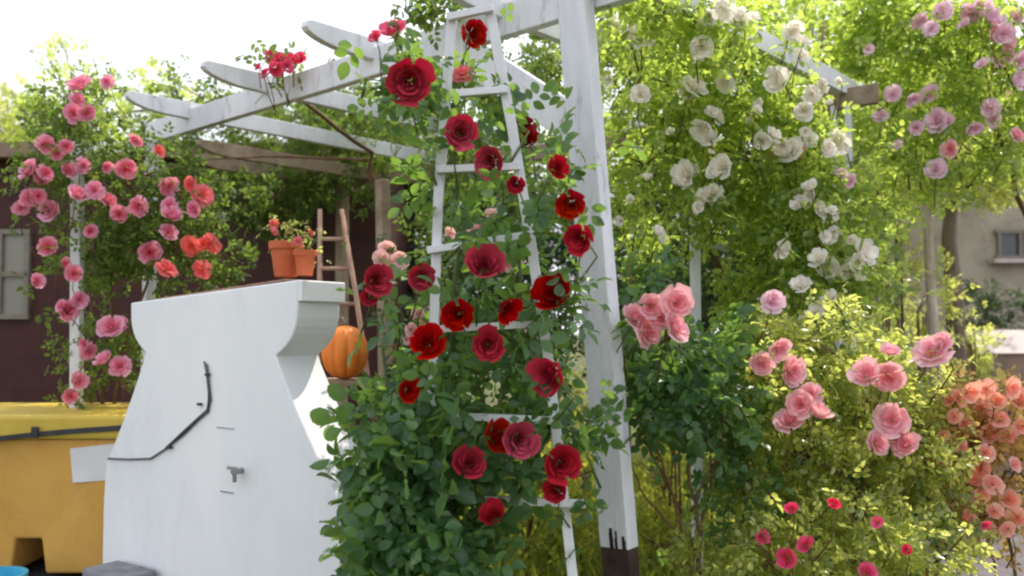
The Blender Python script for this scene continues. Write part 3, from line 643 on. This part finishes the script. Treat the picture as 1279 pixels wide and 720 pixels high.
# 1 deep red climber on the trellis
red_rose = rose_plant('climbing_rose', 'deep red climbing rose with dark green leaves winding up the white trellis', 'climbing rose', (-.22, 2.75, 0),
    [(518, 610, 2.62, 62, 75, .16, 210), (492, 520, 2.70, 32, 40, .12, 70), (540, 680, 2.60, 62, 50, .18, 170), (610, 560, 2.70, 55, 35, .12, 50), (590, 480, 2.78, 60, 60, .08, 48),
     (560, 380, 2.78, 50, 60, .10, 36), (650, 420, 2.78, 50, 60, .10, 40), (695, 520, 2.74, 40, 60, .10, 48), (735, 590, 2.70, 22, 45, .08, 16), (625, 270, 2.82, 60, 60, .08, 24), (560, 250, 2.80, 35, 70, .10, 28),
     (545, 130, 2.72, 50, 40, .10, 44), (555, 230, 2.66, 22, 90, .05, 12), (545, 430, 2.64, 24, 80, .05, 14), (670, 380, 2.64, 26, 110, .05, 20), (610, 315, 2.64, 50, 25, .05, 16), (610, 460, 2.74, 60, 50, .06, 24), (600, 545, 2.66, 60, 26, .06, 24), (640, 190, 2.72, 30, 50, .05, 12), (500, 110, 2.74, 40, 20, .08, 24), (690, 250, 2.76, 25, 40, .08, 18), (505, 690, 2.6, 55, 60, .2, 190)],
    .046, 'leaf_deep',
    [([g0(-.25, 2.75), c3(545, 640, 2.7), c3(560, 470, 2.74), c3(575, 300, 2.73), c3(560, 150, 2.72), c3(600, 30, 2.75)], .011),
     ([g0(-.18, 2.78), c3(600, 620, 2.7), c3(640, 450, 2.73), c3(650, 300, 2.72), c3(690, 215, 2.7)], .010), ([g0(-.15, 2.74), c3(640, 640, 2.68), c3(700, 500, 2.7), c3(725, 320, 2.7)], .008),
     ([g0(-.32, 2.72), c3(500, 600, 2.66), c3(478, 440, 2.72), c3(480, 340, 2.72)], .009), ([c3(560, 150, 2.72), c3(530, 110, 2.68), c3(500, 60, 2.7), c3(480, 30, 2.75)], .005)],
    [('red', 2.50, [(512, 102, 48), (575, 166, 38), (615, 202, 32), (645, 230, 20), (696, 211, 24), (713, 255, 29), (726, 298, 31), (605, 332, 42), (694, 369, 46), (655, 158, 26, 2.85), (661, 176, 24, 2.8),
                    (469, 350, 34), (527, 347, 32), (572, 394, 31), (633, 387, 26), (534, 429, 38), (610, 431, 40), (688, 471, 42), (510, 488, 23), (619, 546, 34), (648, 549, 36), (587, 579, 33), (701, 579, 37), (695, 613, 29), (616, 645, 29),
                    (590, 43, 32, 2.7), (463, 372, 20)]),
     ('hot', 2.7, [(492, 39, 36), (470, 48, 18)]), ('coral', 2.7, [(578, 90, 26)])],
    'near', 'green_cane', around=4)
A_, O_ = [], []
for (px, py, Y, rx, ry, rd, n) in ((515, 605, 2.52, 50, 80, .10, 64), (520, 690, 2.5, 70, 40, .10, 60), (490, 535, 2.58, 22, 36, .06, 18), (545, 560, 2.56, 30, 60, .06, 22)):
    a, o_ = blob_anchors(W(px, py, Y), np.array([rx * Y / F, rd, ry * Y / F]), n, 5, .05); A_.append(a); O_.append(o_)
leaf_mesh('foliage', np.concatenate(A_), np.concatenate(O_), .068, M['leaf_deep'], red_rose, 'near', 3)
# 2 pink climber at the far left corner of the pergola
pinks = [(170, 176, 20), (158, 211, 23), (100, 107, 26), (98, 125, 22), (133, 102, 18), (92, 141, 26), (108, 141, 20), (58, 180, 23), (83, 183, 20), (38, 213, 26), (58, 215, 23), (105, 207, 22), (85, 213, 20),
         (208, 233, 28), (97, 242, 24), (118, 237, 22), (137, 249, 25), (171, 258, 24), (149, 268, 23), (211, 256, 24), (215, 270, 24), (241, 262, 23), (212, 288, 25), (187, 316, 27),
         (37, 247, 22), (55, 249, 19), (28, 259, 19), (64, 264, 28), (60, 309, 25), (46, 352, 21), (92, 342, 20), (99, 375, 22), (84, 388, 25), (75, 381, 18), (139, 408, 30), (150, 404, 20), (112, 440, 22),
         (131, 450, 24), (149, 457, 24), (97, 476, 22), (88, 495, 17), (48, 245, 18), (70, 190, 18), (132, 208, 15), (113, 289, 16), (20, 262, 14), (52, 222, 20), (80, 330, 14), (104, 430, 16)]
rose_plant('climbing_rose', 'climbing rose with many round pink blooms at the left corner of the pergola', 'climbing rose', (-2.25, 4.75, 0),
    [(60, 180, 4.7, 40, 40, .2, 90), (170, 230, 4.55, 95, 70, .28, 420), (110, 190, 4.6, 80, 50, .25, 260), (190, 310, 4.5, 75, 55, .25, 320), (120, 300, 4.72, 50, 60, .2, 150), (240, 260, 4.6, 60, 60, .25, 240), (120, 420, 4.6, 38, 50, .13, 90), (150, 440, 4.5, 25, 30, .12, 60), (105, 480, 4.55, 20, 30, .1, 30),
     (250, 120, 5.6, 60, 20, .3, 130), (100, 130, 4.6, 45, 40, .2, 110), (270, 340, 4.6, 40, 30, .2, 90), (60, 300, 4.6, 25, 60, .1, 40)],
    .036, 'leaf_shade', [([g0(-2.3, 4.75), c3(118, 520, 4.65), c3(110, 350, 4.65), c3(150, 230, 4.6), c3(240, 200, 4.8)], .016), ([g0(-2.2, 4.7), c3(130, 480, 4.6), c3(140, 330, 4.6), c3(90, 200, 4.6), c3(100, 120, 4.6)], .013),
                       ([g0(-2.25, 4.8), c3(150, 450, 4.6), c3(190, 330, 4.55), c3(260, 260, 4.6)], .011), ([c3(110, 350, 4.6), c3(60, 270, 4.6), c3(30, 230, 4.6)], .006), ([c3(95, 130, 4.6), c3(90, 90, 4.6), c3(75, 50, 4.6)], .004)],
    [('pink', 4.22, pinks), ('coral', 4.2, [(198, 189, 18), (237, 230, 21), (255, 242, 29), (240, 306, 27), (262, 306, 25), (209, 334, 27), (250, 338, 24), (254, 304, 20)])], around=4)
# 3 white climber filling the right of the pergola
whites = [(803, 47, 32), (788, 40, 22), (800, 118, 24), (877, 60, 28), (873, 72, 22), (905, 102, 30), (870, 106, 30), (858, 112, 20), (897, 145, 22), (879, 160, 24), (886, 173, 22), (975, 100, 27), (990, 38, 24), (1003, 68, 20), (1015, 118, 22), (1005, 138, 20),
          (857, 218, 28), (866, 212, 18), (904, 208, 24), (890, 240, 24), (880, 247, 20), (897, 250, 18), (968, 168, 24), (986, 186, 28), (1012, 174, 18), (978, 180, 22), (1048, 178, 28), (1010, 246, 24), (1000, 256, 20), (1026, 262, 18), (1013, 234, 18), (978, 312, 24),
          (1041, 294, 20), (1080, 316, 28), (1035, 332, 28), (1000, 356, 24), (1062, 342, 22), (1036, 374, 22), (915, 30, 26), (900, 18, 22), (765, 34, 26), (757, 20, 20), (1040, 268, 16), (940, 20, 20), (1072, 328, 20), (1045, 340, 20), (822, 290, 14), (760, 100, 14), (846, 6, 20), (1065, 300, 14), (1020, 390, 16), (838, 165, 12), (950, 130, 14)]
rose_plant('climbing_rose', 'tall climbing rose with small white blooms covering the right side of the pergola', 'climbing rose', (1.1, 4.2, 0),
    [(800, 70, 3.55, 50, 70, .15, 110), (870, 30, 3.35, 60, 40, .12, 170), (815, 14, 3.12, 60, 30, .10, 120), (800, 60, 4.1, 75, 75, .35, 420), (820, 180, 4.2, 85, 80, .35, 420), (900, 60, 4.1, 80, 70, .35, 480), (930, 170, 4.05, 90, 90, .35, 620), (900, 270, 4.05, 70, 55, .3, 230), (985, 270, 4.0, 75, 80, .3, 480), (985, 165, 4.1, 48, 60, .3, 250),
     (1010, 30, 4.9, 90, 50, .3, 330), (1030, 340, 3.95, 80, 55, .3, 420), (1075, 255, 4.1, 45, 55, .25, 200), (960, 370, 4.0, 60, 40, .25, 220), (790, 300, 4.3, 40, 60, .25, 150), (1060, 130, 5.0, 50, 60, .2, 180), (1090, 50, 4.9, 80, 55, .3, 330)],
    .039, 'leaf_mid', [([g0(1.05, 4.2), c3(930, 560, 4.2), c3(900, 350, 4.2), c3(860, 200, 4.2), c3(820, 60, 4.15)], .022), ([g0(1.15, 4.2), c3(960, 500, 4.2), c3(980, 300, 4.15), c3(950, 130, 4.1), c3(900, 20, 4.1)], .020),
                       ([g0(1.3, 4.2), c3(1020, 450, 4.15), c3(1050, 300, 4.1), c3(1020, 160, 4.1), c3(1030, 30, 4.2)], .016)],
    [('white', 3.66, [(x, y, z * 1.12) for x, y, z in whites[4:]] + [(x + random.uniform(-16, 16), y + random.uniform(-13, 13), z * .85) for x, y, z in whites[4::2]]), ('white', 3.2, whites[:4]), ('white', 3.2, [(905, 12, 34), (885, 24, 26), (925, 22, 24)]), ('white', 3.7, [(random.uniform(770, 1090), random.uniform(30, 300), random.uniform(9, 15)) for _ in range(8)]), ('lilac', 3.74, [(1051, 214, 15), (1063, 227, 19)]), ('rose', 3.7, [(970, 188, 20), (1000, 190, 18)])], around=4)
# 4 lilac-pink rambler, upper right
rose_plant('rambling_rose', 'rambling rose with lilac-pink blooms high at the upper right', 'rambling rose', (2.9, 4.9, 0),
    [(1150, 30, 4.6, 90, 60, .35, 460), (1240, 60, 4.6, 90, 80, .35, 560), (1160, 140, 4.6, 62, 55, .3, 320), (1230, 170, 4.6, 80, 55, .3, 330), (1130, 225, 4.6, 50, 40, .2, 130), (1200, 230, 4.6, 60, 22, .2, 90), (1070, 5, 4.6, 60, 30, .2, 130), (1290, 130, 4.6, 50, 90, .3, 260)],
    .040, 'leaf_mid', [([g0(2.95, 4.9), c3(1290, 500, 4.9), c3(1300, 300, 4.8), c3(1240, 150, 4.7), c3(1150, 60, 4.6)], .02), ([g0(2.95, 4.95), c3(1310, 400, 4.9), c3(1290, 200, 4.7), c3(1250, 60, 4.6)], .018)],
    [('lilac', 4.24, [(1150, 26, 22), (1178, 14, 24), (1165, 35, 20), (1213, 18, 26), (1240, 24, 32), (1226, 10, 26), (1256, 42, 24), (1262, 66, 28), (1250, 75, 20), (1205, 30, 18), (1272, 20, 24), (1100, 142, 20), (1117, 118, 20), (1140, 122, 20), (1163, 117, 22), (1172, 150, 30), (1145, 160, 20),
                      (1183, 152, 20), (1170, 211, 24), (1228, 80, 20), (1236, 136, 26), (1218, 160, 20), (1240, 150, 18), (1270, 100, 22), (1120, 180, 14), (1275, 75, 20), (1085, 60, 16)]), ('rose', 4.22, [(1262, 50, 24), (1272, 168, 20), (1188, 186, 22), (1246, 40, 22)])], around=4)
# 5 foliage over the pergola roof with hot pink blooms
rose_plant('rambling_rose', 'rambling rose sprawling across the pergola rafters with a tuft of hot pink blooms on top', 'rambling rose', (-.6, 6.2, 0),
    [(330, 150, 6.9, 130, 24, .4, 520), (470, 132, 5.4, 70, 14, .35, 210), (400, 138, 5.9, 60, 12, .35, 170), (520, 128, 5.0, 50, 16, .3, 150), (590, 100, 4.4, 50, 20, .3, 110), (230, 160, 6.9, 60, 26, .3, 240), (430, 125, 6.6, 90, 16, .4, 220), (310, 225, 6.9, 70, 22, .3, 200), (360, 260, 6.9, 60, 16, .3, 110), (500, 140, 6.4, 70, 18, .4, 160), (400, 165, 6.8, 70, 18, .4, 180), (640, 120, 4.9, 60, 40, .4, 220), (530, 180, 6.2, 40, 40, .35, 160), (420, 205, 7.1, 110, 26, .3, 420), (330, 200, 7.2, 90, 26, .3, 300), (300, 250, 7.2, 60, 34, .25, 240), (395, 232, 6.9, 60, 22, .2, 150), (350, 275, 7.0, 50, 16, .2, 80),
     (680, 80, 4.7, 40, 40, .3, 160), (590, 200, 5.2, 60, 60, .35, 230), (680, 230, 5.0, 50, 60, .3, 180), (540, 10, 3.4, 45, 12, .15, 60), (560, 300, 5.3, 60, 50, .3, 170), (450, 190, 6.9, 70, 20, .3, 240), (290, 225, 6.6, 40, 22, .3, 70), (340, 245, 5.0, 40, 12, .12, 34), (450, 235, 6.6, 50, 14, .2, 70)],
    .04, 'leaf_shade', [([g0(-.75, 6.2), c3(500, 480, 6.0), c3(478, 300, 5.9), c3(460, 190, 5.6), c3(360, 110, 4.6), c3(350, 90, 4.2)], .022), ([g0(-.7, 6.1), c3(515, 400, 5.9), c3(560, 200, 5.4), c3(650, 100, 4.8)], .016), ([c3(460, 200, 5.7), c3(330, 195, 6.0), c3(250, 200, 6.0)], .012)],
    [('hot', 4.1, [(337, 70, 16), (350, 72, 20), (365, 74, 18), (376, 72, 14), (345, 86, 20), (330, 90, 16), (358, 84, 16), (323, 84, 12)])], around=3)
# 6 small pale pink shrub rose behind the trellis
rose_plant('shrub_rose', 'shrub rose with small pale pink blooms behind the trellis', 'shrub rose', (-.35, 3.7, 0),
    [(540, 430, 3.7, 60, 70, .2, 260), (600, 330, 3.7, 60, 60, .2, 200), (560, 520, 3.7, 80, 60, .2, 220), (660, 440, 3.7, 50, 80, .2, 220), (505, 500, 3.8, 28, 70, .2, 110)],
    .036, 'leaf_dark', [([g0(-.35, 3.7), c3(560, 560, 3.7), c3(575, 400, 3.7), c3(590, 300, 3.7)], .010), ([g0(-.38, 3.7), c3(530, 520, 3.7), c3(500, 390, 3.6), c3(488, 330, 3.5)], .010)],
    [('pale', 3.45, [(562, 291, 18), (576, 296, 15), (592, 288, 19), (602, 281, 17), (614, 269, 17), (596, 297, 14), (634, 331, 16), (650, 331, 17), (524, 392, 18), (541, 378, 17), (514, 412, 16), (528, 404, 15), (508, 424, 15), (646, 398, 19), (640, 416, 18), (552, 392, 13), (655, 408, 14)]),
     ('pale', 3.1, [(488, 313, 26), (500, 325, 24), (478, 324, 22), (492, 333, 24)])], around=3)
# 7 soft pink bush right of the post
rose_plant('rose_bush', 'rose bush with one tight bunch of soft pink blooms right beside the post', 'rose bush', (.62, 3.15, 0),
    [(840, 475, 3.1, 60, 42, .18, 170), (820, 512, 3.1, 40, 26, .15, 70), (895, 520, 3.2, 45, 45, .18, 120), (890, 455, 3.2, 40, 45, .15, 100), (820, 440, 3.1, 35, 25, .1, 50), (915, 600, 3.25, 35, 45, .16, 70), (810, 350, 3.4, 30, 40, .12, 60)],
    .042, 'leaf_deep', [([g0(.62, 3.15), c3(868, 690, 3.15), c3(840, 620, 3.15), c3(800, 545, 3.12), c3(795, 500, 3.1)], .009), ([g0(.64, 3.15), c3(872, 680, 3.15), c3(862, 560, 3.15), c3(850, 430, 3.05)], .009), ([c3(868, 690, 3.15), c3(830, 650, 3.15), c3(800, 610, 3.1), c3(785, 570, 3.1)], .006),
                        ([g0(.66, 3.15), c3(880, 640, 3.2), c3(905, 540, 3.2), c3(890, 450, 3.2)], .008), ([c3(850, 640, 3.15), c3(820, 560, 3.1), c3(828, 520, 3.1)], .005), ([c3(864, 640, 3.15), c3(885, 590, 3.1), c3(900, 560, 3.1)], .005)],
    [('rose', 2.86, [(813, 382, 36), (847, 378, 38), (795, 396, 34), (811, 414, 40), (845, 409, 44), (828, 397, 34)]), ('lilac', 3.0, [(965, 377, 28)])], 'near', around=3)
# 8 sunlit pink bush
rose_plant('rose_bush', 'sunlit rose bush with large pink blooms in clusters at the right', 'rose bush', (1.25, 3.3, 0),
    [(960, 450, 3.3, 60, 55, .2, 260), (1040, 430, 3.35, 80, 60, .2, 360), (1000, 560, 3.3, 90, 70, .22, 420), (1090, 500, 3.3, 70, 60, .2, 300), (1150, 560, 3.3, 50, 70, .2, 230), (1080, 620, 3.3, 80, 60, .2, 300), (960, 640, 3.3, 60, 60, .2, 220), (1150, 480, 3.35, 40, 50, .15, 130), (1160, 650, 3.25, 45, 60, .16, 130)],
    .030, 'leaf_light', [([g0(1.2, 3.3), c3(1030, 640, 3.3), c3(1010, 540, 3.3), c3(985, 470, 3.2)], .010), ([g0(1.25, 3.3), c3(1070, 620, 3.3), c3(1100, 560, 3.3), c3(1165, 450, 3.2)], .010), ([g0(1.22, 3.3), c3(1050, 600, 3.3), c3(1085, 480, 3.2)], .009), ([g0(1.3, 3.3), c3(1120, 660, 3.3), c3(1160, 560, 3.3), c3(1180, 520, 3.3)], .007)],
    [('rose', 2.98, [(952, 455, 32), (990, 464, 42), (974, 436, 34), (1000, 505, 36), (987, 525, 34), (1022, 516, 34), (1012, 492, 30), (1084, 469, 40), (1110, 472, 36), (1112, 440, 24), (1166, 438, 46), (1177, 428, 26), (1115, 524, 42), (1098, 554, 36), (1132, 556, 36), (1120, 545, 30)])], around=5)
# 9 coral bronze-leaved rose at the right edge
rose_plant('rose_bush', 'small coral rose bush with bronze young leaves at the right edge above the paving', 'rose bush', (2.0, 3.5, 0),
    [(1235, 520, 3.5, 60, 48, .18, 260), (1250, 590, 3.5, 45, 50, .16, 150), (1200, 560, 3.5, 32, 60, .12, 100), (1190, 500, 3.5, 22, 30, .1, 50), (1275, 640, 3.5, 30, 40, .12, 70), (1235, 640, 3.5, 25, 30, .1, 30)],
    .032, 'leaf_bronze', [([g0(2.0, 3.5), c3(1265, 680, 3.5), c3(1240, 590, 3.5), c3(1215, 500, 3.45)], .008), ([g0(2.03, 3.5), c3(1285, 660, 3.5), c3(1270, 560, 3.5), c3(1260, 490, 3.45)], .008), ([g0(1.98, 3.5), c3(1240, 700, 3.5), c3(1230, 640, 3.5)], .006)],
    [('peach', 3.3, [(1192, 520, 18), (1180, 545, 16), (1205, 560, 18), (1200, 496, 24), (1213, 490, 24), (1230, 486, 26), (1246, 502, 22), (1264, 485, 26), (1274, 500, 24), (1250, 522, 24), (1225, 511, 24), (1236, 541, 26), (1208, 530, 22), (1262, 546, 26), (1186, 500, 18), (1208, 648, 18), (1178, 575, 16), (1276, 532, 22), (1225, 586, 28), (1242, 604, 26), (1226, 622, 26), (1262, 624, 24), (1243, 640, 22), (1272, 648, 26),
                     (1214, 600, 20), (1270, 580, 22), (1232, 566, 22), (1258, 660, 18), (1234, 660, 18)])], around=4)
# 10 low crimson rose
rose_plant('ground_rose', 'low spreading rose with scattered small crimson blooms at the bottom right', 'ground rose', (1.0, 2.95, 0),
    [(980, 690, 2.95, 80, 40, .2, 260), (1070, 690, 2.95, 70, 45, .2, 240), (1150, 700, 2.95, 60, 35, .18, 150), (900, 700, 3.0, 50, 35, .15, 90), (1050, 650, 3.0, 70, 30, .15, 130), (1000, 760, 2.95, 140, 40, .2, 240)],
    .028, 'leaf_light', [([g0(1.0, 2.95), c3(1010, 740, 2.95), c3(1000, 690, 2.9)], .007), ([g0(1.02, 2.95), c3(1040, 740, 2.95), c3(1080, 700, 2.9)], .007), ([g0(1.0, 2.95), c3(980, 740, 2.95), c3(950, 680, 2.9)], .006)],
    [('crimson', 2.72, [(990, 637, 18), (1043, 628, 18), (952, 671, 18), (984, 698, 26), (1007, 681, 22), (1096, 652, 16), (1134, 687, 14), (1083, 716, 22), (1230, 655, 14)])], around=4)
# leafy undergrowth behind, so that the gaps between bushes read as garden
def undergrowth(label, base, blobs, leaf, mat, name='bush'):
    root = empty(name, base, label, 'bush'); A = []; O = []; st = MB()
    for (px, py, Y, rx, ry, rd, n) in blobs:
        c = W(px, py, Y); a, o = blob_anchors(c, np.array([rx * Y / F, rd, ry * Y / F]), n, 8, leaf * 1.5); A.append(a); O.append(o)
        for k in range(5): 
            q = Vector(unit(rng.normal(0, 1, 3))); st.tube([Vector((c.x + random.gauss(0, .05), c.y, 0)), c + Vector((random.gauss(0, .04), 0, 0)), c + Vector((q.x * rx * Y / F, q.y * rd, abs(q.z) * ry * Y / F)) * .8], [.009, .006, .002], 5)
    A = np.concatenate(A); O = np.concatenate(O); k = A[:, 2] > .02
    st.build('stem', M['cane'], root, smooth=True); leaf_mesh('foliage', A[k], O[k], leaf, M[mat], root); return root
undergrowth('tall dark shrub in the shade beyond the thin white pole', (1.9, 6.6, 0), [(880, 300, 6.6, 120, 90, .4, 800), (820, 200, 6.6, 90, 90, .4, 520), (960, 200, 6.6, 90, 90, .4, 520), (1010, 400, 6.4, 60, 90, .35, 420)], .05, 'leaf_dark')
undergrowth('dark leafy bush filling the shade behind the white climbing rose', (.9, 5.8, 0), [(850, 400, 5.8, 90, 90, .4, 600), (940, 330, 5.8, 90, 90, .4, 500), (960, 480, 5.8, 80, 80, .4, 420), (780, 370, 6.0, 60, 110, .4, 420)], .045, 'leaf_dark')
undergrowth('bright sunlit bush low behind the trellis and post', (.2, 6.6, 0), [(660, 650, 5.4, 80, 55, .4, 420), (730, 600, 6.5, 60, 60, .4, 260), (730, 690, 5.2, 70, 40, .3, 260), (830, 680, 5.4, 80, 55, .4, 420), (830, 600, 6.2, 60, 50, .4, 200), (690, 560, 7.0, 70, 60, .4, 300), (760, 500, 7.4, 80, 70, .4, 260)], .04, 'leaf_grass')
undergrowth('twiggy pale green bush round the foot of the slender pale tree', (3.0, 6.4, 0), [(1120, 300, 6.4, 50, 70, .3, 150), (1150, 390, 6.4, 60, 60, .3, 190), (1100, 230, 6.3, 40, 40, .3, 90), (1215, 420, 6.6, 30, 30, .2, 50)], .036, 'leaf_light')
undergrowth('deep green leaf mass added as dark shaded depth behind the sunlit pink rose bush', (1.5, 4.0, 0), [(1000, 520, 3.85, 90, 80, .2, 420), (1090, 560, 3.9, 80, 80, .2, 380), (960, 640, 3.8, 80, 60, .2, 260), (1150, 600, 3.9, 50, 70, .2, 220)], .046, 'leaf_deep')  # added leaves that deepen the shadows between the rose leaves in front
undergrowth('green bush between the house and the garden wall', (4.2, 9.2, 0), [(1215, 440, 9.2, 30, 30, .3, 160), (1100, 420, 9.2, 70, 60, .4, 420), (1040, 470, 9.0, 70, 70, .4, 300)], .05, 'leaf_light')

# ================================================================== LIGHT
EL, AZ = 56, 40          # sun elevation, and azimuth to the right of the view direction
sd_ = Vector((math.sin(R(AZ)) * math.cos(R(EL)), math.cos(R(AZ)) * math.cos(R(EL)), math.sin(R(EL))))
sl_ = bpy.data.lights.new('sun', 'SUN'); sl_.energy = 5.0; sl_.angle = R(.5); sl_.color = (1, .91, .77)
so = bpy.data.objects.new('sun', sl_); C.objects.link(so); so.rotation_euler = (-sd_).to_track_quat('-Z', 'Y').to_euler(); so.location = (3, 5, 8)
w = bpy.data.worlds.new('World'); scene.world = w; w.use_nodes = True; t = w.node_tree; t.nodes.clear()
ow = t.nodes.new('ShaderNodeOutputWorld'); bg = t.nodes.new('ShaderNodeBackground'); sk = t.nodes.new('ShaderNodeTexSky'); sk.sky_type = 'NISHITA'; sk.sun_disc = False
sk.sun_elevation = R(EL); sk.sun_rotation = R(AZ); sk.air_density = 1.0; sk.dust_density = 3.5; sk.ozone_density = 1.0
hz = mixc(t, .75, sk.outputs[0], (11.0, 11.2, 12.0))        # thin bright haze over the blue
t.links.new(hz, bg.inputs[0]); bg.inputs[1].default_value = .15; t.links.new(bg.outputs[0], ow.inputs[0])

scene.render.engine = 'CYCLES'; scene.view_settings.view_transform = 'Standard'; scene.view_settings.look = 'None'; scene.view_settings.exposure = 0
scene.cycles.max_bounces = 8; scene.cycles.transmission_bounces = 6; scene.cycles.filter_width = 2.2
scene.render.resolution_x = 1024; scene.render.resolution_y = 576
